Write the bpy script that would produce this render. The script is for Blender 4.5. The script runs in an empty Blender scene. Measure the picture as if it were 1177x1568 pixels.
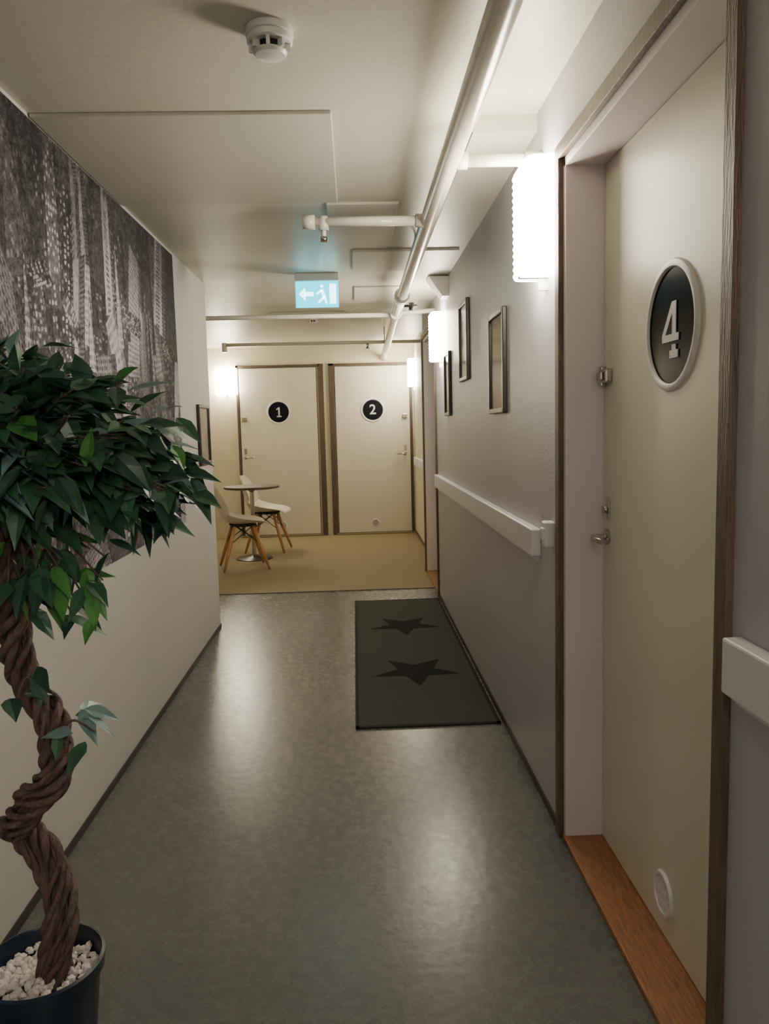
import bpy, math, random
import numpy as np
from mathutils import Matrix, Vector
random.seed(7)
C=bpy.context
def lin(c):
    c=c/255.
    return c/12.92 if c<=.04045 else ((c+.055)/1.055)**2.4
def rgb(r,g,b): return (lin(r),lin(g),lin(b),1)
# ---------------------------------------------------------------- materials
def mat(name,col,rough=.5,metal=0,n_scale=0,n_amt=.0,bump=0,bscale=60,emit=None,estr=0,spec=None,coat=0,stretch=None):
    m=bpy.data.materials.new(name);m.use_nodes=True;nt=m.node_tree;b=nt.nodes['Principled BSDF']
    b.inputs['Base Color'].default_value=col;b.inputs['Roughness'].default_value=rough;b.inputs['Metallic'].default_value=metal
    if spec is not None:b.inputs['Specular IOR Level'].default_value=spec
    if coat:b.inputs['Coat Weight'].default_value=coat
    tc=nt.nodes.new('ShaderNodeTexCoord');src=tc.outputs['Object']
    if stretch:
        mp=nt.nodes.new('ShaderNodeMapping');mp.inputs['Scale'].default_value=stretch;nt.links.new(src,mp.inputs[0]);src=mp.outputs[0]
    if n_scale:
        n=nt.nodes.new('ShaderNodeTexNoise');n.inputs['Scale'].default_value=n_scale;n.inputs['Detail'].default_value=6
        nt.links.new(src,n.inputs['Vector'])
        r=nt.nodes.new('ShaderNodeValToRGB');r.color_ramp.elements[0].position=.3;r.color_ramp.elements[1].position=.7
        k1=1-n_amt;k2=1+n_amt
        r.color_ramp.elements[0].color=tuple(min(1,col[i]*k1) for i in range(3))+(1,)
        r.color_ramp.elements[1].color=tuple(min(1,col[i]*k2) for i in range(3))+(1,)
        nt.links.new(n.outputs['Fac'],r.inputs[0]);nt.links.new(r.outputs[0],b.inputs['Base Color'])
    if bump:
        n2=nt.nodes.new('ShaderNodeTexNoise');n2.inputs['Scale'].default_value=bscale;n2.inputs['Detail'].default_value=3
        nt.links.new(src,n2.inputs['Vector'])
        bp=nt.nodes.new('ShaderNodeBump');bp.inputs['Strength'].default_value=bump;bp.inputs['Distance'].default_value=.01
        nt.links.new(n2.outputs['Fac'],bp.inputs['Height']);nt.links.new(bp.outputs[0],b.inputs['Normal'])
    if emit:
        b.inputs['Emission Color'].default_value=emit;b.inputs['Emission Strength'].default_value=estr
    return m
M={}
M['wallL']=mat('paint_left',rgb(190,188,179),.6,n_scale=1.5,n_amt=.03,bump=.12,bscale=90)
M['wallR']=mat('paint_right',rgb(178,176,182),.45,n_scale=1.5,n_amt=.03,bump=.10,bscale=90)
M['ceil']=mat('paint_ceiling',rgb(204,201,187),.42,n_scale=1.2,n_amt=.04,bump=.08,bscale=50)
M['panel']=mat('panel_paint',rgb(195,192,179),.45,n_scale=2,n_amt=.03)
M['endw']=mat('paint_end',rgb(208,201,178),.5,n_scale=1.5,n_amt=.03)
M['door']=mat('door_cream',rgb(214,208,192),.38,n_scale=2.5,n_amt=.03)
M['jamb']=mat('jamb_paint',rgb(224,214,216),.45,n_scale=3,n_amt=.03)
M['brown']=mat('brown_wood_trim',rgb(100,82,66),.5,n_scale=14,n_amt=.3,bump=.3,bscale=50,stretch=(6,6,.6))
M['dbrown']=mat('dark_trim',rgb(86,70,58),.5,n_scale=14,n_amt=.25,stretch=(6,6,.6))
M['oak']=mat('oak_threshold',rgb(152,104,68),.45,n_scale=16,n_amt=.35,stretch=(10,1,4),bump=.2)
M['base']=mat('black_baseboard',rgb(48,48,46),.5)
M['white']=mat('white_plastic',rgb(222,219,215),.4)
M['mesh']=mat('vent_grey',rgb(165,162,155),.5)
M['rail']=mat('rail_white',rgb(218,214,218),.4,n_scale=4,n_amt=.02)
M['pipe']=mat('pipe_paint',rgb(214,210,198),.26,n_scale=6,n_amt=.04,bump=.05,bscale=30)
M['chrome']=mat('brushed_metal',rgb(190,185,175),.25,metal=1)
M['black']=mat('black_disc',rgb(12,14,24),.5,spec=.15)
M['blackglass']=mat('dark_glass',rgb(3,3,4),.2,spec=.02)
M['slot']=mat('slot_dark',rgb(20,18,16),.6)
M['num']=mat('number_white',rgb(200,200,204),.5)
M['star']=mat('star_carpet',rgb(38,38,38),.95,n_scale=300,n_amt=.3,bump=.5,bscale=400,spec=.1)
M['matedge']=mat('mat_edge',rgb(48,48,46),.9,spec=.1)
M['carpet']=mat('mat_carpet',rgb(74,74,69),.95,n_scale=260,n_amt=.3,bump=.5,bscale=400,spec=.1)
M['beige']=mat('beige_carpet',rgb(140,127,100),.8,n_scale=120,n_amt=.18,bump=.3,bscale=200,spec=.2)
M['wood']=mat('beech_leg',rgb(180,132,84),.45,n_scale=20,n_amt=.15,stretch=(5,5,1))
M['shell']=mat('chair_shell_white',rgb(215,208,195),.4)
M['table']=mat('table_top',rgb(92,78,64),.5,n_scale=10,n_amt=.2,stretch=(1,8,1),spec=.2)
M['pot']=mat('pot_plastic',rgb(28,40,54),.35)
M['pebble']=mat('pebbles_white',rgb(222,214,206),.7,n_scale=30,n_amt=.12)
M['bark']=mat('bark',rgb(94,72,66),.7,n_scale=45,n_amt=.5,bump=.9,bscale=90,stretch=(1,1,.35))
M['lf0']=mat('leaf_dark',rgb(42,72,58),.38,n_scale=15,n_amt=.25)
M['lf1']=mat('leaf_mid',rgb(58,96,70),.38,n_scale=15,n_amt=.25)
M['lf2']=mat('leaf_bright',rgb(76,132,66),.38,n_scale=15,n_amt=.2)
M['lf3']=mat('leaf_blue',rgb(104,132,128),.38,n_scale=15,n_amt=.2)
M['lamp']=mat('lamp_shade_glow',rgb(255,250,240),.5,emit=(1,.90,.71,1),estr=58)
M['clamp']=mat('ceiling_lamp_glow',rgb(255,255,255),.5,emit=(1,.96,.98,1),estr=46)
M['frame']=mat('frame_pewter',rgb(60,55,50),.3,metal=.5)
M['exit']=mat('exit_cyan',rgb(5,110,125),.4,emit=(.0,.50,.66,1),estr=4.2)
M['exitw']=mat('exit_white',rgb(240,255,255),.4,emit=(.5,1,1,1),estr=6)
def floor_mat():
    m=bpy.data.materials.new('vinyl_floor');m.use_nodes=True;nt=m.node_tree;b=nt.nodes['Principled BSDF'];N=nt.nodes.new;L=nt.links.new
    tc=N('ShaderNodeTexCoord')
    a=N('ShaderNodeTexNoise');a.inputs['Scale'].default_value=1.3;a.inputs['Detail'].default_value=2;L(tc.outputs['Object'],a.inputs['Vector'])
    c=N('ShaderNodeTexNoise');c.inputs['Scale'].default_value=150;c.inputs['Detail'].default_value=4;L(tc.outputs['Object'],c.inputs['Vector'])
    g=N('ShaderNodeTexNoise');g.inputs['Scale'].default_value=26;g.inputs['Detail'].default_value=8;g.inputs['Roughness'].default_value=.7;L(tc.outputs['Object'],g.inputs['Vector'])
    mx=N('ShaderNodeMath');mx.operation='MULTIPLY_ADD';mx.inputs[1].default_value=1.4;L(c.outputs['Fac'],mx.inputs[0]);L(a.outputs['Fac'],mx.inputs[2])
    r=N('ShaderNodeValToRGB');r.color_ramp.elements[0].position=.85;r.color_ramp.elements[1].position=1.6
    r.color_ramp.elements[0].color=rgb(86,86,84);r.color_ramp.elements[1].color=rgb(110,109,106)
    sc=N('ShaderNodeMath');sc.operation='MULTIPLY';sc.inputs[1].default_value=.6;L(mx.outputs[0],sc.inputs[0])
    r.color_ramp.elements[0].position=.5;r.color_ramp.elements[1].position=.96
    L(sc.outputs[0],r.inputs[0]);L(r.outputs[0],b.inputs['Base Color'])
    rr=N('ShaderNodeMapRange');rr.inputs['From Min'].default_value=.3;rr.inputs['From Max'].default_value=.7;rr.inputs['To Min'].default_value=.23;rr.inputs['To Max'].default_value=.31;L(g.outputs['Fac'],rr.inputs['Value']);L(rr.outputs[0],b.inputs['Roughness'])
    b.inputs['Specular IOR Level'].default_value=.4
    n=N('ShaderNodeTexNoise');n.inputs['Scale'].default_value=30;n.inputs['Detail'].default_value=4;L(tc.outputs['Object'],n.inputs['Vector'])
    bp=N('ShaderNodeBump');bp.inputs['Strength'].default_value=.07;bp.inputs['Distance'].default_value=.01;L(n.outputs['Fac'],bp.inputs['Height']);L(bp.outputs[0],b.inputs['Normal'])
    return m
M['floor']=floor_mat()
def attr_mat():
    m=bpy.data.materials.new('city_print');m.use_nodes=True;nt=m.node_tree;b=nt.nodes['Principled BSDF']
    a=nt.nodes.new('ShaderNodeVertexColor');a.layer_name='print';nt.links.new(a.outputs[0],b.inputs['Base Color']);b.inputs['Roughness'].default_value=.7
    b.inputs['Specular IOR Level'].default_value=.15
    return m
M['mural']=attr_mat()
def art_mat(nm,s):
    m=bpy.data.materials.new(nm);m.use_nodes=True;nt=m.node_tree;b=nt.nodes['Principled BSDF'];N=nt.nodes.new;L=nt.links.new
    tc=N('ShaderNodeTexCoord');n=N('ShaderNodeTexNoise');n.inputs['Scale'].default_value=s;n.inputs['Detail'].default_value=6;L(tc.outputs['Object'],n.inputs['Vector'])
    r=N('ShaderNodeValToRGB');r.color_ramp.elements[0].position=.38;r.color_ramp.elements[0].color=rgb(40,36,33);r.color_ramp.elements[1].position=.62;r.color_ramp.elements[1].color=rgb(110,102,94);L(n.outputs['Fac'],r.inputs[0]);L(r.outputs[0],b.inputs['Base Color'])
    b.inputs['Roughness'].default_value=.12
    return m
M['art']=art_mat('art_print',7)
# ---------------------------------------------------------------- mesh helpers
def mk(name,V,F,m,parent=None,smooth=False,idx=None):
    me=bpy.data.meshes.new(name);me.from_pydata([tuple(v) for v in V],[],F);me.update()
    for mm in (m if isinstance(m,list) else [m]): me.materials.append(mm)
    if idx:
        for p,i in zip(me.polygons,idx): p.material_index=i
    if smooth:
        for p in me.polygons:p.use_smooth=True
    o=bpy.data.objects.new(name,me);C.collection.objects.link(o)
    if parent:o.parent=parent
    return o
def empty(name):
    o=bpy.data.objects.new(name,None);C.collection.objects.link(o);return o
def boxes(name,bs,m,parent=None,bevel=0):
    V=[];F=[]
    for (x0,x1,y0,y1,z0,z1) in bs:
        n=len(V);V+=[(x,y,z) for z in(z0,z1) for y in(y0,y1) for x in(x0,x1)]
        F+=[tuple(n+i for i in f) for f in((0,2,3,1),(4,5,7,6),(0,1,5,4),(2,6,7,3),(0,4,6,2),(1,3,7,5))]
    o=mk(name,V,F,m,parent)
    if bevel:
        b=o.modifiers.new('b','BEVEL');b.width=bevel;b.segments=2;b.limit_method='ANGLE'
    return o
def lathe(name,prof,m,mtx=Matrix(),parent=None,seg=40,smooth=True):
    V=[];F=[];n=len(prof)
    for i in range(seg):
        a=2*math.pi*i/seg
        for r,z in prof: V.append(mtx@Vector((r*math.cos(a),r*math.sin(a),z)))
    for i in range(seg):
        j=(i+1)%seg
        for k in range(n-1): F.append((i*n+k,j*n+k,j*n+k+1,i*n+k+1))
    if prof[0][0]>1e-6: F.append(tuple(i*n for i in reversed(range(seg))))
    if prof[-1][0]>1e-6: F.append(tuple(i*n+n-1 for i in range(seg)))
    o=mk(name,V,F,m,parent)
    for p in o.data.polygons:
        if len(p.vertices)==4:p.use_smooth=smooth
    if smooth:
        e=o.modifiers.new('e','EDGE_SPLIT');e.split_angle=math.radians(40)
    return o
def tube_geo(pts,rad,seg=12):
    pts=[Vector(p) for p in pts];V=[];F=[]
    t=(pts[1]-pts[0]).normalized();u=t.orthogonal().normalized()
    for i,p in enumerate(pts):
        t=(pts[min(i+1,len(pts)-1)]-pts[max(i-1,0)]).normalized()
        u=(u-t*u.dot(t)).normalized();w=t.cross(u);r=rad[i] if isinstance(rad,(list,tuple)) else rad
        for k in range(seg):
            a=2*math.pi*k/seg;V.append(p+u*math.cos(a)*r+w*math.sin(a)*r)
    for i in range(len(pts)-1):
        for k in range(seg):
            l=(k+1)%seg;F.append((i*seg+k,i*seg+l,(i+1)*seg+l,(i+1)*seg+k))
    F.append(tuple(reversed(range(seg))));F.append(tuple((len(pts)-1)*seg+k for k in range(seg)))
    return V,F
def tubes(name,lst,m,parent=None,seg=16):
    V=[];F=[]
    for pts,r in lst:
        v,f=tube_geo(pts,r,seg);n=len(V);V+=v;F+=[tuple(n+i for i in q) for q in f]
    o=mk(name,V,F,m,parent)
    for p in o.data.polygons:
        if len(p.vertices)==4:p.use_smooth=True
    return o
T=Matrix.Translation
FACE_MY=Matrix.Rotation(math.pi/2,4,'X')         # local +z -> -y
FACE_MX=Matrix.Rotation(-math.pi/2,4,'Y')        # local +z -> -x
DOWN=Matrix.Rotation(math.pi,4,'X')
# ---------------------------------------------------------------- room
XL,XR=-.944,.632; YE=9.67; ZC=2.28
boxes('floor',[(-2.0,1.0,-2.7,6.28,-.1,0)],M['floor'])
boxes('floor_carpet',[(-2.0,1.0,6.28,9.8,-.1,.004)],M['beige'])
boxes('ceiling',[(-1.0,.42,-2.7,6.45,ZC,2.45),(.40,1.0,2.66,6.45,ZC,2.45),(-2.0,1.0,-2.7,9.8,2.335,2.46)],M['ceil'])
boxes('wall_left',[(-1.06,XL,-2.7,5.22,0,ZC+.04),(-2.0,-1.0,5.10,5.22,0,2.34)],M['wallL'])
boxes('wall_recess',[(-1.95,-1.80,5.22,9.67,0,2.34)],M['endw'])
boxes('wall_right',[(XR,.9,-2.7,1.29,0,2.34),(XR,.9,1.29,2.36,2.09,2.34),(XR,.9,2.36,5.95,0,2.34),(XR,.9,5.95,7.02,2.09,2.34),(.79,.9,1.29,2.36,0,2.09),(.79,.9,5.95,7.02,0,2.09)],M['wallR'])
boxes('wall_side',[(.745,.9,7.02,9.67,0,2.34)],M['endw'])
boxes('wall_end',[(-2.0,1.0,YE,YE+.12,0,2.34)],M['endw'])
boxes('wall_back',[(-1.06,.9,-2.8,-2.68,0,2.34)],M['wallL'])
boxes('baseboard_left',[(XL,XL+.006,-2.68,5.226,0,.028),(-1.3,XL+.006,5.22,5.226,0,.028)],M['base'])
boxes('baseboard_right',[(XR-.006,XR,-2.68,1.25,0,.028),(XR-.006,XR,2.39,5.92,0,.028)],M['base'])
boxes('baseboard_side',[(.739,.745,7.06,9.67,.004,.04)],M['brown'])
boxes('trim_1',[(-2.0,.9,6.272,6.292,0,.007)],M['brown'])
boxes('ceiling_panel',[(XL+.004,-.04,2.47,3.40,ZC-.012,ZC)],M['panel'],bevel=.003)
boxes('ceiling_panel.001',[(-.09,.22,3.43,3.95,ZC-.012,ZC)],M['panel'],bevel=.003)
boxes('ceiling_panel.002',[(.02,.60,4.32,4.85,ZC-.012,ZC)],M['panel'],bevel=.003)
boxes('ceiling_panel.003',[(.03,.37,5.40,5.95,ZC-.012,ZC)],M['panel'],bevel=.003)
boxes('ceiling_panel.004',[(-.7,-.05,6.9,7.3,2.323,2.335),(0,.3,7.2,7.6,2.323,2.335)],M['panel'],bevel=.003)
# ---------------------------------------------------------------- city mural (printed panel, painted per vertex)
def mural():
    rng=np.random.default_rng(23);st=.004
    y0,y1,z0,z1=.8,4.31,.83,2.265
    ny=int((y1-y0)/st)+1;nz=int((z1-z0)/st)+1
    Y,Z=np.meshgrid(np.linspace(y0,y1,ny),np.linspace(z0,z1,nz))
    img=np.full(Y.shape,44.)
    U=rng.uniform
    def bld(x,z,w,h,th,base,amp,cw,ch,gap,shear=0,taper=0,lit=None,persp=0):
        R_=math.hypot(w+abs(shear)*h,h)+.02
        j0=max(0,int((x-R_-y0)/st));j1=min(ny,int((x+R_-y0)/st)+1);i0=max(0,int((z-R_-z0)/st));i1=min(nz,int((z+R_-z0)/st)+1)
        if j0>=j1 or i0>=i1:return
        YY=Y[i0:i1,j0:j1];ZZ=Z[i0:i1,j0:j1]
        dx=YY-x;dz=ZZ-z;c,s=math.cos(th),math.sin(th)
        v=-dx*s+dz*c;u=dx*c+dz*s+shear*v
        v=v*(1+persp*u/w)
        ww=w*(1-taper*np.clip(v/h,0,1))
        m=(np.abs(u)<ww/2)&(v>0)&(v<h)
        uu=(u/ww+.5)*max(2,round(w/cw));vv=v/ch
        iu=np.clip(uu.astype(int),0,199);iv=np.clip(vv.astype(int),0,399)
        t=rng.random((200,400))[iu,iv]
        fu=uu-np.floor(uu);fv=vv-np.floor(vv)
        win=(fu>gap)&(fv>gap)
        if lit is None: val=np.where(win,base*(.35+.35*t),base)
        else:
            val=np.where(win&(t>1-lit),base+amp,base);val=np.where(win&(t<=1-lit),base*.8,val)
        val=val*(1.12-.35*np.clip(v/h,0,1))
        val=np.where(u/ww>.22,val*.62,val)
        val=np.where(np.abs(u)>ww/2-.004,22,val)
        sub=img[i0:i1,j0:j1];sub[m]=val[m]
    for i in range(60):
        bld(U(y0,y1),U(z0-.1,z1-.15),U(.12,.35),U(.2,.5),rng.normal(0,.2),U(38,80),U(50,100),U(.02,.04),U(.015,.04),U(.3,.5),rng.normal(0,.12),0,U(.2,.6))
    for i in range(85):
        zz=U(z0-.15,z1-.45);k=rng.random()
        if k<.38: bld(U(y0,y1),zz,U(.12,.28),U(.25,.6),rng.normal(0,.12),rng.choice([120,150,185,205]),0,U(.016,.03),U(.016,.04),U(.35,.6),rng.normal(0,.15),U(0,.25),persp=rng.normal(0,.35))
        elif k<.6: bld(U(y0,y1),zz,U(.12,.26),U(.25,.6),rng.normal(0,.12),rng.choice([110,150,190]),0,.2,U(.012,.026),U(.35,.55),rng.normal(0,.15),U(0,.2),persp=rng.normal(0,.4))
        elif k<.75: bld(U(y0,y1),zz,U(.10,.2),U(.3,.6),rng.normal(0,.1),rng.choice([90,130,180]),0,U(.012,.022),.5,U(.35,.55),rng.normal(0,.1),U(0,.3))
        else: bld(U(y0,y1),zz,U(.08,.22),U(.3,.7),rng.normal(0,.10),U(34,60),U(70,130),U(.018,.03),U(.018,.03),U(.35,.5),rng.normal(0,.08),U(0,.2),U(.2,.6))
    for i in range(16):
        bld(U(y0,y1),U(z0,z1-.25),U(.15,.4),U(.04,.10),rng.normal(0,.6),U(50,80),U(90,140),.016,.012,.3,rng.normal(0,.4),0,.5)
    for i in range(14):
        bld(U(y0+.1,y1-.1),U(1.3,1.75),U(.05,.10),U(.3,.5),rng.normal(0,.04),rng.choice([36,200]),30,.02,.03,.4,0,.95)
    acc=np.zeros_like(img)
    for k in range(34):
        cx,cz_,r=U(y0,y1),U(z0,z1),U(.08,.30)
        acc+=rng.choice([-1,1])*np.exp(-(((Y-cx)/r)**2+((Z-cz_)/(r*1.4))**2))
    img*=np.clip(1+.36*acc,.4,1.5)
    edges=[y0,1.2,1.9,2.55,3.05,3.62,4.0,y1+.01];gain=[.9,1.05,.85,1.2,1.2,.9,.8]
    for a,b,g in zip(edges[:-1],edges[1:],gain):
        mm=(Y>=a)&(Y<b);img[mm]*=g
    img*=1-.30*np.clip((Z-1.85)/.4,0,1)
    def grain(k,a):
        s=rng.normal(0,a,(nz//k+2,ny//k+2));return np.kron(s,np.ones((k,k)))[:nz,:ny]
    img=22+img*.95+grain(1,9)+grain(3,8)+grain(7,6)
    img=np.clip(img,22,205)
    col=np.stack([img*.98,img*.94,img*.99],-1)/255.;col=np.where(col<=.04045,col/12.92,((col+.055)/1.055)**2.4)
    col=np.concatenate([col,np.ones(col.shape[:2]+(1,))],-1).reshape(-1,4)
    x=XL+.003
    co=np.stack([np.full(Y.size,x),Y.ravel(),Z.ravel()],-1)
    n=nz*ny
    I=np.arange(n).reshape(nz,ny)
    q=np.stack([I[:-1,:-1],I[:-1,1:],I[1:,1:],I[1:,:-1]],-1).reshape(-1,4)
    me=bpy.data.meshes.new('city_wall_mural');me.vertices.add(n);me.vertices.foreach_set('co',co.ravel())
    me.loops.add(q.size);me.loops.foreach_set('vertex_index',q.ravel().astype(np.int32))
    me.polygons.add(len(q));me.polygons.foreach_set('loop_start',(np.arange(len(q))*4).astype(np.int32));me.polygons.foreach_set('loop_total',np.full(len(q),4,np.int32))
    me.update(calc_edges=True)
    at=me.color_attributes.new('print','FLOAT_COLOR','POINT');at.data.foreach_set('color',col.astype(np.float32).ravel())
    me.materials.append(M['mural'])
    o=bpy.data.objects.new('city_wall_mural',me);C.collection.objects.link(o)
    boxes('backing',[(XL,XL+.0025,y0,y1,z0,z1)],M['base'],o)
mural()
# ---------------------------------------------------------------- side doors (in right wall)
def text(s,size,loc,rot,par,nm):
    h=size*.70
    G={'1':[[(-.20,-.5),(.30,-.5),(.30,-.38),(.13,-.38),(.13,.5),(.0,.5),(-.22,.34),(-.22,.2),(-.03,.31),(-.03,-.38),(-.20,-.38)]],
       '4':[[(-.36,-.20),(.36,-.20),(.36,-.07),(.24,-.07),(.24,.5),(.06,.5),(-.36,-.06)],[(-.02,-.5),(.34,-.5),(.34,-.36),(.24,-.36),(.24,-.26),(.08,-.26),(.08,-.36),(-.02,-.36)]]}
    if s in G:
        V=[];F=[]
        for P in G[s]:
            n=len(P);b=len(V);V+=[(x*h,y*h,0) for x,y in P]+[(x*h,y*h,.002) for x,y in P]
            F+=[tuple(b+n+i for i in range(n)),tuple(b+i for i in reversed(range(n)))]+[(b+i,b+(i+1)%n,b+n+(i+1)%n,b+n+i) for i in range(n)]
        o=mk(nm,V,F,M['num'],par)
        if s=='4': # dark counter inside the digit
            P=[(-.20,-.07),(.08,-.07),(.08,.30)]
            o2=mk(nm+'_counter',[(x*h,y*h,.0024) for x,y in P],[(0,1,2)],M['blackglass'],par);o2.location=loc;o2.rotation_euler=rot
    else:
        cu=bpy.data.curves.new(nm,'FONT');cu.body=s;cu.size=size;cu.align_x='CENTER';cu.align_y='CENTER';cu.extrude=.0015;cu.offset=.002
        cu.materials.append(M['num']);o=bpy.data.objects.new(nm,cu);C.collection.objects.link(o)
    o.location=loc;o.rotation_euler=rot;o.parent=par
def side_door(name,y0,y1,num,hy,hdir):
    e=empty(name);XD=.75
    boxes('leaf',[(XD,XD+.035,y0+.003,y1-.003,.02,2.06)],M['door'],e,bevel=.002)
    boxes('jambs',[(XR+.002,.79,y1,y1+.026,0,2.085),(XR+.002,.79,y0-.026,y0,0,2.085),(XR+.002,.79,y0-.02,y1+.02,2.062,2.088)],M['jamb'],e,bevel=.002)
    boxes('stop_gap',[(XD+.02,XD+.03,y0-.001,y1+.001,.01,2.064)],M['slot'],e)
    tw=.042
    boxes('architrave',[(XR-.014,XR+.01,y1+.022,y1+.022+tw,0,2.13),(XR-.014,XR+.01,y0-.022-tw,y0-.022,0,2.13),(XR-.014,XR+.01,y0-.022,y1+.022,2.088,2.13)],M['brown'],e,bevel=.002)
    boxes('threshold',[(XR-.004,.79,y0-.02,y1+.02,0,.018)],M['oak'],e,bevel=.003)
    yc=(y0+y1)/2
    mt=T((XD,yc,1.54))@FACE_MX
    lathe('porthole_ring',[(.133,-.01),(.133,.004),(.136,.008),(.143,.009),(.150,.006),(.153,0)],M['white'],mt,e,64)
    lathe('porthole_glass',[(.134,-.005),(.134,.002)],M['blackglass'],mt,e,64)
    text(num,.185,(XD-.003,yc,1.53),(math.pi/2,0,-math.pi/2),e,'number')
    mv=T((XD,yc,.13))@FACE_MX
    lathe('vent_ring',[(.046,.003),(.047,.008),(.055,.008),(.058,0)],M['white'],mv,e)
    lathe('vent_plate',[(0,.002),(.047,.002),(.047,0)],M['mesh'],mv,e)
    boxes('vent_slats',[(XD-.006,XD-.001,yc-.04+abs(k)*.004,yc+.04-abs(k)*.004,.13+k*.009-.0025,.13+k*.009+.0025) for k in range(-4,5)],M['white'],e)
    for z,nm in((.98,'handle'),):
        mh=T((XD,hy,z))@FACE_MX
        lathe('handle_rose',[(.024,0),(.024,.008),(.020,.010),(.009,.011),(.009,.05)],M['chrome'],mh,e,24)
        tubes('handle_lever',[([(XD-.045,hy,z),(XD-.052,hy+hdir*.02,z+.002),(XD-.052,hy+hdir*.10,z)],.008)],M['chrome'],e)
    boxes('lock_plate',[(XD-.004,XD,hy-.016,hy+.016,1.03,1.10)],M['chrome'],e,bevel=.003)
    tubes('lock_cylinder',[([(XD,hy,1.062),(XD-.016,hy,1.062)],.012)],M['chrome'],e)
    boxes('safety_latch',[(XD-.02,XD,hy-.03,hy+.022,1.435,1.475),(XD-.03,XD-.02,hy-.012,hy+.03,1.442,1.468),(XD-.018,XD,hy+.02,hy+.038,1.425,1.485)],M['chrome'],e,bevel=.004)
    return e
side_door('door_4',1.33,2.32,'4',2.275,-1)
side_door('door_3',5.99,6.98,'3',6.06,1)
# ---------------------------------------------------------------- end doors
def end_door(name,x0,x1,num,hx,hdir):
    e=empty(name);Y=YE-.012
    boxes('leaf',[(x0,x1,Y,YE+.01,.03,2.08)],M['door'],e,bevel=.002)
    boxes('gap',[(x0-.006,x1+.006,Y+.004,YE+.005,.02,2.088)],M['slot'],e)
    boxes('threshold',[(x0-.03,x1+.03,YE-.05,YE,.004,.024)],M['beige'],e,bevel=.003)
    xc=(x0+x1)/2;mt=T((xc,Y,1.545))@FACE_MY
    lathe('number_ring',[(.124,0),(.126,.006),(.135,.009),(.145,.006),(.148,0)],M['white'],mt,e,56)
    lathe('number_disc',[(.128,0),(.128,.004)],M['black'],mt,e,56)
    text(num,.17,(xc,Y-.006,1.545),(math.pi/2,0,0),e,'number')
    mv=T((xc,Y,.14))@FACE_MY
    lathe('vent_ring',[(0,.001),(.042,.001),(.044,.008),(.052,.008),(.056,0)],M['white'],mv,e)
    boxes('vent_slats',[(xc-.038+abs(k)*.004,xc+.038-abs(k)*.004,Y-.006,Y,.14+k*.009-.0028,.14+k*.009+.0028) for k in range(-4,5)],M['mesh'],e)
    mh=T((hx,Y,1.0))@FACE_MY
    lathe('handle_rose',[(.022,0),(.022,.008),(.009,.011),(.009,.05)],M['chrome'],mh,e,24)
    tubes('handle_lever',[([(hx,Y-.045,1.0),(hx+hdir*.02,Y-.052,1.0),(hx+hdir*.11,Y-.052,1.0)],.009)],M['chrome'],e)
    boxes('lock_plate',[(hx-.016,hx+.016,Y-.005,Y,1.04,1.11)],M['chrome'],e,bevel=.003)
    boxes('safety_latch',[(hx-.03,hx+.03,Y-.025,Y,1.44,1.49)],M['chrome'],e,bevel=.004)
end_door('door_1',-1.385,-.445,'1',-1.335,1)
end_door('door_2',-.215,.695,'2',.63,-1)
boxes('trim_2',[(-1.42,-1.39,YE-.02,YE,0,2.12),(-1.42,-.40,YE-.02,YE,2.092,2.116),(-.42,-.355,YE-.02,YE,0,2.12)],M['dbrown'],bevel=.002)
boxes('trim_3',[(-.29,-.228,YE-.02,YE,0,2.12),(-.29,.735,YE-.02,YE,2.092,2.116),(.70,.73,YE-.02,YE,0,2.12)],M['dbrown'],bevel=.002)
# ---------------------------------------------------------------- handrails
def rail(name,y0,y1,xw=XR):
    e=empty(name)
    boxes('board',[(xw-.034,xw,y0,y1,.868,.962)],M['rail'],e,bevel=.004)
    boxes('back_batten',[(xw-.012,xw,y0+.01,y1-.01,.85,.868)],M['rail'],e)
rail('wall_rail',2.62,5.86);rail('wall_rail.001',-2.5,1.235);rail('wall_rail.002',7.2,9.4,.745)
e=empty('light_switch')
boxes('box',[(XR-.035,XR,2.425,2.475,.93,1.01)],M['white'],e,bevel=.005)
boxes('rocker',[(XR-.042,XR-.034,2.435,2.465,.95,.99)],M['white'],e,bevel=.003)
# ---------------------------------------------------------------- picture frames
def picture(name,y0,y1,z0,z1,side):
    e=empty(name);w=.022;t=.02
    if side>0: xa,xb=XR-t,XR;pa,pb=XR-t*.55,XR-.002
    else: xa,xb=XL,XL+t;pa,pb=XL+.002,XL+t*.55
    boxes('frame',[(xa,xb,y0,y0+w,z0,z1),(xa,xb,y1-w,y1,z0,z1),(xa,xb,y0+w,y1-w,z0,z0+w),(xa,xb,y0+w,y1-w,z1-w,z1)],M['frame'],e,bevel=.004)
    boxes('print',[(pa,pb,y0+w-.002,y1-w+.002,z0+w-.002,z1-w+.002)],M['art'],e)
picture('framed_picture',3.19,3.53,1.37,1.80,1)
picture('framed_picture.001',4.20,4.51,1.57,2.0,1)
picture('framed_picture.002',5.0,5.26,1.39,1.80,1)
picture('framed_picture.003',4.76,5.09,1.12,1.49,-1)
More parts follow.
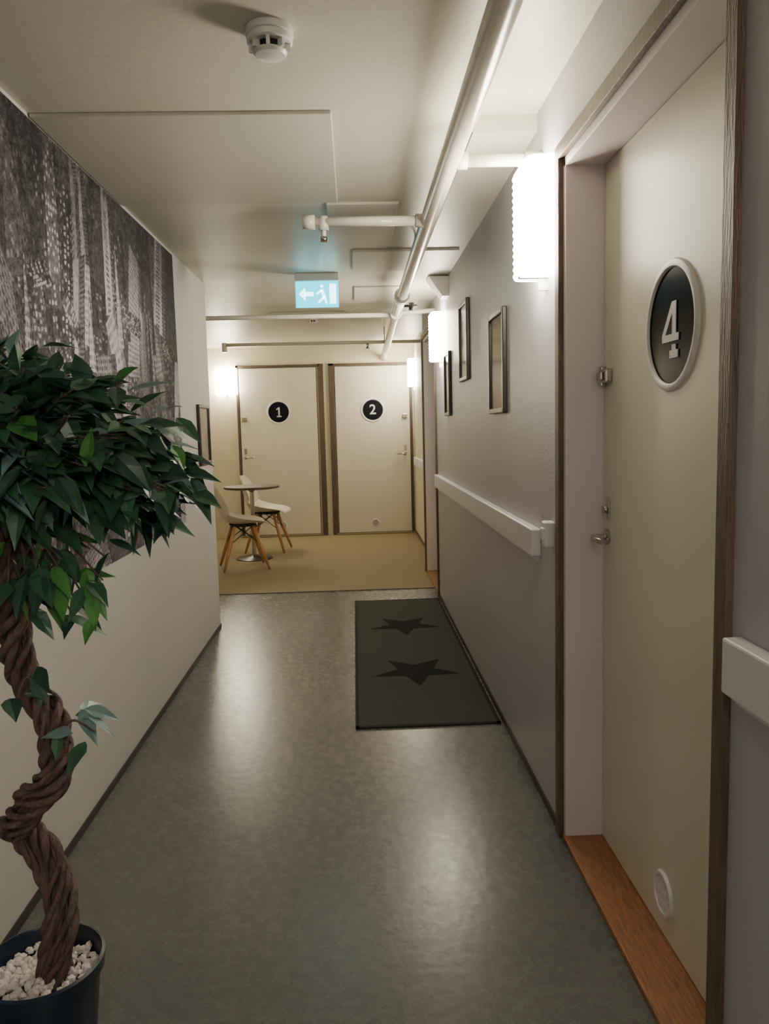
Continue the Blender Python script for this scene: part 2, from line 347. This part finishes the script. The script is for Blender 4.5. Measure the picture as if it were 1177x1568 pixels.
# ---------------------------------------------------------------- sconces
def sconce(name,mtx,w=.26,d=.088,hh=.315):
    e=empty(name);V=[];F=[]
    outl=[]
    K=14
    for k in range(K+1):
        a=math.pi*k/K;outl.append((math.copysign(abs(math.cos(a))**.35,math.cos(a)),abs(math.sin(a))**.35))
    rows=[]
    R_=15;sub=2
    for i in range(R_*sub+1):
        z=-hh/2+hh*i/(R_*sub);s=1-.05*(1-abs(math.sin(math.pi*i/sub)))
        rows.append([(px*w/2*s,.006+py*d*s,z) for px,py in outl])
    m=K+1
    for r in rows: V+=[mtx@Vector(p) for p in r]
    for i in range(len(rows)-1):
        for k in range(m-1): F.append((i*m+k,i*m+k+1,(i+1)*m+k+1,(i+1)*m+k))
    F.append(tuple(range(m)));F.append(tuple((len(rows)-1)*m+k for k in reversed(range(m))))
    mk('shade',V,F,M['lamp'],e)
    b=boxes('wall_plate',[(-w*.4,w*.4,0,.008,-hh*.45,hh*.45)],M['white'],e);b.data.transform(mtx)
    b=boxes('holder_clip',[(-.012,.012,0,d*1.04,-hh/2-.012,-hh/2-.004),(-.006,.006,0,.03,-hh/2-.05,-hh/2)],M['white'],e);b.data.transform(mtx)
RW=Matrix.Rotation(math.pi/2,4,'Z')   # local y -> -x
EWm=Matrix.Rotation(math.pi,4,'Z')
sconce('wall_sconce',T((XR,2.53,1.96))@RW,hh=.33)
sconce('wall_sconce.001',T((XR,5.42,1.93))@RW)
sconce('wall_sconce.002',T((-1.53,YE,1.93))@EWm)
sconce('wall_sconce.003',T((.745,9.25,1.96))@RW)
sconce('wall_sconce.004',T((XR,-1.3,1.95))@RW)
e=empty('ceiling_lamp')
lathe('fixture_base',[(.17,0),(.17,.02),(.155,.025)],M['white'],T((-.1,-1.0,ZC))@DOWN,e,48)
lathe('diffuser',[(.155,.02),(.155,.05),(.13,.07),(.07,.082),(0,.085)],M['clamp'],T((-.1,-1.0,ZC))@DOWN,e,24)
# ---------------------------------------------------------------- pipes
ZP=2.17
e=empty('sprinkler_pipe')
tubes('main_run',[([(.315,-2.68,ZP),(.33,1.65,ZP),(.34,5.6,ZP),(.385,9.67,ZP)],.034)],M['pipe'],e,28)
tubes('couplings',[([(.338,5.18,ZP),(.338,5.30,ZP)],.045),([(.338,5.14,ZP),(.338,5.17,ZP)],.05),([(.341,5.9,ZP),(.341,6.1,ZP)],.044)],M['pipe'],e,24)
tubes('branches',[([(.33,3.32,ZP),(-.15,3.32,ZP)],.020),([(-.185,3.32,ZP),(-.135,3.32,ZP)],.029),([(.28,3.32,ZP),(.34,3.32,ZP)],.027),
  ([(-.10,3.32,ZP+.02),(-.10,3.32,ZP-.035)],.021),([(-.10,3.32,ZP-.03),(-.10,3.32,ZP-.065)],.010),
  ([(.33,2.60,ZP),(.60,2.60,ZP)],.020),([(.575,2.60,ZP),(.632,2.60,ZP)],.026),([(.34,2.60,ZP),(.39,2.60,ZP)],.027),
  ([(-1.80,6.0,ZP),(.34,6.0,ZP)],.017),([(.34,5.95,ZP),(.632,5.95,ZP+.02)],.017),
  ([(-1.27,7.85,ZP),(.745,7.85,ZP)],.017),([(-1.25,7.85,ZP+.02),(-1.25,7.85,ZP-.07)],.026)],M['pipe'],e)
tubes('sprinkler_heads',[([(-.10,3.32,ZP-.06),(-.10,3.32,ZP-.078)],.014),([(.16,7.85,ZP),(.16,7.85,ZP-.06)],.014),([(.16,7.85,ZP-.06),(.16,7.85,ZP-.066)],.03)],M['chrome'],e)
tubes('pipe_hangers',[([(.336,y,ZP+.03),(.336,y,2.335)],.006) for y in(.9,4.0,8.0)],M['chrome'],e,8)
tubes('valve',[([(.41,5.32,ZP-.02),(.41,5.32,ZP-.07)],.018),([(.36,5.32,ZP-.04),(.45,5.32,ZP-.04)],.008)],M['slot'],e)
# ---------------------------------------------------------------- smoke detectors
def detector(name,x,y,z,s=1):
    e=empty(name);mt=T((x,y,z))@DOWN@Matrix.Scale(s,4)
    lathe('base',[(.056,0),(.058,.004),(.058,.016),(.054,.018)],M['white'],mt,e,48)
    lathe('body',[(.053,.018),(.055,.022),(.055,.032),(.050,.036)],M['white'],mt,e,48)
    lathe('chamber',[(.034,.036),(.034,.052)],M['slot'],mt,e,32)
    lathe('cap',[(.040,.052),(.041,.055),(.036,.062),(.015,.066),(0,.066)],M['white'],mt,e,40)
    for k in range(8):
        a=k*math.pi/4;b=boxes('rib_%d'%k,[(.030,.050,-.004,.004,.034,.054)],M['white'],e);b.data.transform(mt@Matrix.Rotation(a,4,'Z'))
detector('smoke_detector',-.175,1.99,ZC);detector('smoke_detector.001',-.34,7.2,2.335,.9)
e=empty('wall_speaker')
mk('housing',[(XR,5.05,2.27),(XR,5.23,2.27),(XR-.13,5.23,2.27),(XR-.13,5.05,2.27),(XR,5.07,2.15),(XR,5.21,2.15),(XR-.04,5.21,2.15),(XR-.04,5.07,2.15)],[(0,1,2,3),(4,7,6,5),(0,3,7,4),(1,5,6,2),(2,6,7,3),(0,4,5,1)],M['white'],e)
boxes('bracket',[(XR-.05,XR,5.11,5.17,2.265,2.28)],M['white'],e)
# ---------------------------------------------------------------- exit sign
e=empty('exit_sign');ys=4.95
boxes('housing',[(-.335,-.065,ys-.03,ys+.03,2.232,ZC)],M['white'],e,bevel=.006)
boxes('sign_panel',[(-.335,-.07,ys-.008,ys+.008,2.075,2.232)],M['exit'],e)
def poly(nm,pts):
    mk(nm,[(x,ys-.0095,z) for x,z in pts],[tuple(range(len(pts)))],M['exitw'],e)
poly('arrow_head',[(-.315,2.155),(-.275,2.195),(-.275,2.115)]);poly('arrow_shaft',[(-.276,2.168),(-.225,2.168),(-.225,2.142),(-.276,2.142)])
poly('doorway',[(-.125,2.095),(-.085,2.095),(-.085,2.215),(-.125,2.215)])
poly('runner_body',[(-.185,2.18),(-.165,2.185),(-.15,2.145),(-.165,2.13)]);poly('runner_leg_1',[(-.165,2.14),(-.15,2.145),(-.14,2.10),(-.15,2.095)]);poly('runner_leg_2',[(-.165,2.14),(-.155,2.13),(-.19,2.10),(-.20,2.108)])
poly('runner_head',[(-.172+.011*math.cos(a*.785),2.202+.011*math.sin(a*.785)) for a in range(8)])
poly('runner_arm',[(-.18,2.18),(-.172,2.172),(-.205,2.15),(-.21,2.158)])
# ---------------------------------------------------------------- star mat
e=empty('star_door_mat')
boxes('carpet',[(-.02,.605,3.33,5.84,0,.007)],M['carpet'],e)
boxes('border',[(-.03,-.015,3.31,5.86,0,.008),(.60,.615,3.31,5.86,0,.008),(-.03,.615,3.31,3.33,0,.008),(-.03,.615,5.84,5.86,0,.008)],M['matedge'],e)
def star(nm,cx,cy,R):
    V=[(cx,cy,.0082)]
    for k in range(10):
        r=R if k%2==0 else R*.42;a=-math.pi/2+k*math.pi/5;V.append((cx+r*math.cos(a),cy+r*math.sin(a),.0082))
    mk(nm,V,[(0,1+k,1+(k+1)%10) for k in range(10)],M['star'],e)
star('star_1',.30,4.09,.25);star('star_2',.30,5.07,.25)
# ---------------------------------------------------------------- chairs and table
def chair(name,x,y,rot):
    e=empty(name);mt=T((x,y,.004))@Matrix.Rotation(rot,4,'Z')
    prof=[(.235,.425,.185,.0),(.215,.45,.215,.01),(.14,.452,.232,.03),(.03,.44,.238,.055),(-.08,.437,.24,.085),(-.155,.455,.24,.10),(-.20,.51,.235,.10),(-.225,.59,.225,.09),(-.245,.67,.21,.07),(-.262,.75,.185,.05),(-.275,.81,.14,.03),(-.28,.835,.08,.015)]
    V=[];F=[];n=13
    for i,(px,pz,hw,c) in enumerate(prof):
        back=min(1,max(0,(pz-.45)/.12)) if px<-.1 else 0
        for k in range(n):
            u=-1+2*k/(n-1);cu=c*abs(u)**3
            V.append(mt@Vector((px+cu*back*1.1,u*hw,pz+cu*(1-back))))
    for i in range(len(prof)-1):
        for k in range(n-1): F.append((i*n+k,i*n+k+1,(i+1)*n+k+1,(i+1)*n+k))
    o=mk('seat_shell',V,F,M['shell'],e,True);s=o.modifiers.new('s','SOLIDIFY');s.thickness=.007;sb=o.modifiers.new('u','SUBSURF');sb.levels=1;sb.render_levels=2
    lg=[];rods=[]
    for sx in(-1,1):
        for sy in(-1,1):
            lg.append(([mt@Vector((sx*.09,sy*.10,.415)),mt@Vector((sx*.15,sy*.155,.21)),mt@Vector((sx*.215,sy*.215,0))],[.017,.019,.011]))
            rods.append(([mt@Vector((sx*.09,sy*.10,.425)),mt@Vector((-sx*.14,sy*.145,.25))],.004))
            rods.append(([mt@Vector((sx*.09,sy*.10,.425)),mt@Vector((sx*.14,-sy*.145,.25))],.004))
    tubes('legs',lg,M['wood'],e,14);tubes('wire_braces',rods,M['slot'],e,8)
    b=boxes('seat_mount',[(-.12,.12,-.11,-.085,.41,.437),(-.12,.12,.085,.11,.41,.437)],M['slot'],e);b.data.transform(mt)
chair('shell_chair',-1.10,7.52,.25);chair('shell_chair.001',-.98,8.58,-.1)
e=empty('round_cafe_table')
lathe('table_top',[(0,.735),(.27,.735),(.285,.742),(.285,.755),(.28,.76),(0,.76)],M['table'],T((-1.07,8.04,0)),e,56)
lathe('pedestal',[(.022,.02),(.022,.70),(.06,.735)],M['chrome'],T((-1.07,8.04,0)),e,24)
lathe('foot',[(.19,.004),(.19,.012),(.17,.02),(.04,.035),(.022,.05)],M['frame'],T((-1.07,8.04,0)),e,40)
# ---------------------------------------------------------------- potted tree
tree=empty('potted_ficus_tree')
px,py=-.665,1.50
lathe('pot',[(.085,0),(.088,.01),(.112,.235),(.120,.237),(.122,.262),(.116,.265),(.112,.258),(.108,.20),(0,.195)],M['pot'],T((px,py,0)),tree,56)
V=[];F=[]
ico=[(0,0,1),(.89,0,.45),(.28,.85,.45),(-.72,.53,.45),(-.72,-.53,.45),(.28,-.85,.45),(.72,.53,-.45),(-.28,.85,-.45),(-.89,0,-.45),(-.28,-.85,-.45),(.72,-.53,-.45),(0,0,-1)]
icf=[(0,1,2),(0,2,3),(0,3,4),(0,4,5),(0,5,1),(1,6,2),(2,7,3),(3,8,4),(4,9,5),(5,10,1),(6,7,2),(7,8,3),(8,9,4),(9,10,5),(10,6,1),(11,7,6),(11,8,7),(11,9,8),(11,10,9),(11,6,10)]
for i in range(330):
    r=.103*math.sqrt(random.random());a=random.random()*6.283
    s=random.uniform(.007,.013);c=Vector((px+r*math.cos(a),py+r*math.sin(a),.222+random.uniform(-.008,.012)))
    rm=Matrix.Rotation(random.random()*6,3,'X')@Matrix.Rotation(random.random()*6,3,'Z');n=len(V)
    sc=Vector((1,random.uniform(.6,1),random.uniform(.5,.8)))
    for q in ico: V.append(c+rm@Vector((q[0]*s*sc.x*random.uniform(.85,1.1),q[1]*s*sc.y,q[2]*s*sc.z)))
    F+=[tuple(n+k for k in f) for f in icf]
mk('pebbles',V,F,M['pebble'],tree)
def cr(P,n):
    P=[Vector(p) for p in P];P=[P[0]*2-P[1]]+P+[P[-1]*2-P[-2]];o=[]
    for i in range(1,len(P)-2):
        for k in range(n):
            t=k/n;a,b,c,d=P[i-1:i+3]
            o.append(.5*((2*b)+(c-a)*t+(2*a-5*b+4*c-d)*t*t+(3*b-a-3*c+d)*t**3))
    o.append(P[-2]);return o
path=cr([(-.645,1.50,.20),(-.625,1.50,.34),(-.64,1.52,.46),(-.70,1.52,.535),(-.66,1.48,.60),(-.60,1.46,.67),(-.60,1.49,.75),(-.655,1.52,.83),(-.67,1.50,.93),(-.65,1.49,1.04),(-.66,1.50,1.15),(-.665,1.51,1.25)],14)
strands=[]
fr=[];u=Vector((1,0,0))
for i,p in enumerate(path):
    t=(path[min(i+1,len(path)-1)]-path[max(i-1,0)]).normalized();u=(u-t*u.dot(t)).normalized();fr.append((p,u.copy(),t.cross(u)))
for s in range(10):
    pts=[];rr=[]
    for i,(p,u,w) in enumerate(fr):
        a=s*2*math.pi/10+i*.17+.35*math.sin(i*.2+s*2);R0=(.0235+.0075*math.sin(i*.21+s*1.9))*(1-.10*i/len(fr))
        pts.append(p+u*math.cos(a)*R0+w*math.sin(a)*R0);rr.append(.0076+.0018*math.sin(i*.4+s*1.3))
    strands.append((pts,rr))
strands.append(([p for p,_,_ in fr],.014))
tubes('braided_trunk',strands,M['bark'],tree,9)
LV=[];LF=[];LI=[]
def leaf(p,d,up,L,mi):
    d=d.normalized();s=d.cross(up)
    if s.length<1e-3:s=d.orthogonal()
    s.normalize();nrm=s.cross(d).normalized();n=len(LV);W_=L*random.uniform(.19,.26);dr=random.uniform(.02,.25)*L
    ts=(0,.12,.32,.55,.78,1);ws=(0,.55,1,.85,.42,0);mid=[]
    for t in ts: mid.append(p+d*L*t-Vector((0,0,1))*dr*t*t)
    for i in range(6): LV.append(mid[i])
    fo=random.uniform(.15,.4)
    for sg in (1,-1):
        for i in range(1,5): LV.append(mid[i]+s*sg*W_*ws[i]+nrm*W_*ws[i]*fo+nrm*random.uniform(-.08,.08)*W_)
    l=n+6;r=n+10
    f=[(n,n+1,l),(n+1,n+2,l+1,l),(n+2,n+3,l+2,l+1),(n+3,n+4,l+3,l+2),(n+4,n+5,l+3),(n,r,n+1),(n+1,r,r+1,n+2),(n+2,r+1,r+2,n+3),(n+3,r+2,r+3,n+4),(n+4,r+3,n+5)]
    LF.extend(f);LI.extend([mi]*len(f))
twigs=[]
def cluster(base,tip,nl,L=(.06,.096),mats=(0,0,0,1,1,1,0,3)):
    base=Vector(base);tip=Vector(tip);mid=(base+tip)/2+Vector((0,0,.04))
    pts=cr([base,mid,tip],6);twigs.append((pts,[.004-.0025*i/len(pts) for i in range(len(pts))]))
    ax=(tip-mid).normalized()
    for k in range(nl):
        t=random.uniform(.45,1.0) if k else 1.0
        q=pts[min(len(pts)-1,int(t*(len(pts)-1)))]
        dv=ax*random.uniform(.3,1.0)+Vector((random.uniform(-1,1),random.uniform(-1,1),random.uniform(-.9,.30)))
        q=q+Vector((random.uniform(-.02,.02),)*3)
        l=random.uniform(*L)
        if (q+dv.normalized()*l).x<-.93 or q.x<-.925: continue
        leaf(q,dv,Vector((random.uniform(-.4,.4),random.uniform(-.9,.1),1)),l,random.choice(mats))
cx,cy,cz=-.63,1.50,1.30
cnt=0
while cnt<150:
    a=random.uniform(0,6.283);z=random.uniform(-.85,1)
    r=math.sqrt(max(0,1-z*z));k=random.uniform(.62,1)
    tip=Vector((cx+.30*r*math.cos(a)*k,cy+.27*r*math.sin(a)*k,cz+.16*z*k+.0))
    if tip.x<-.88: continue
    cluster((-.66,1.5,random.uniform(1.10,1.27)),tip,10,mats=(0,1,1,1,1,2,3) if random.random()<.4 else (0,0,1,1,3,1,1));cnt+=1
for i in range(20):
    cluster((-.64,1.5,1.24),(random.uniform(-.46,-.32),random.uniform(1.38,1.62),random.uniform(1.15,1.27)),8,mats=(0,1,3,1,0,1))
for i in range(14):
    cluster((-.70,1.5,1.25),(random.uniform(-.80,-.62),random.uniform(1.42,1.60),random.uniform(1.44,1.55)),6,mats=(0,1,3,1,3))
for tp in [(-.56,1.40,1.04),(-.50,1.38,1.02),(-.46,1.40,1.06),(-.60,1.42,1.01),(-.46,1.42,1.10),(-.54,1.44,1.05),(-.62,1.38,1.06),(-.47,1.38,1.00),(-.52,1.40,1.0)]:
    cluster((-.64,1.48,1.14),tp,6,L=(.06,.085),mats=(2,1,1,2,0))
cluster((-.60,1.46,.72),(-.50,1.42,.77),8,L=(.05,.07),mats=(3,3,3,1))
cluster((-.62,1.47,.83),(-.64,1.42,.83),5,L=(.05,.07),mats=(1,0,1))
mk('leaves',LV,LF,[M['lf0'],M['lf1'],M['lf2'],M['lf3']],tree,False,LI)
tubes('twigs',twigs,M['bark'],tree,5)
# ---------------------------------------------------------------- camera
yaw,pitch,roll=0.03654724,0.10766177,0.02529255
cd=bpy.data.cameras.new('camera');cd.sensor_fit='VERTICAL';cd.sensor_height=36;cd.sensor_width=27.02;cd.lens=1190.088/1568*36;cd.clip_start=.05
cam=bpy.data.objects.new('camera',cd);C.collection.objects.link(cam)
cam.matrix_world=T((0,0,1.32))@Matrix.Rotation(-yaw,4,'Z')@Matrix.Rotation(math.pi/2-pitch,4,'X')@Matrix.Rotation(-roll,4,'Z')
C.scene.camera=cam
w=bpy.data.worlds.new('world');w.use_nodes=True;w.node_tree.nodes['Background'].inputs[0].default_value=(.02,.02,.02,1);C.scene.world=w
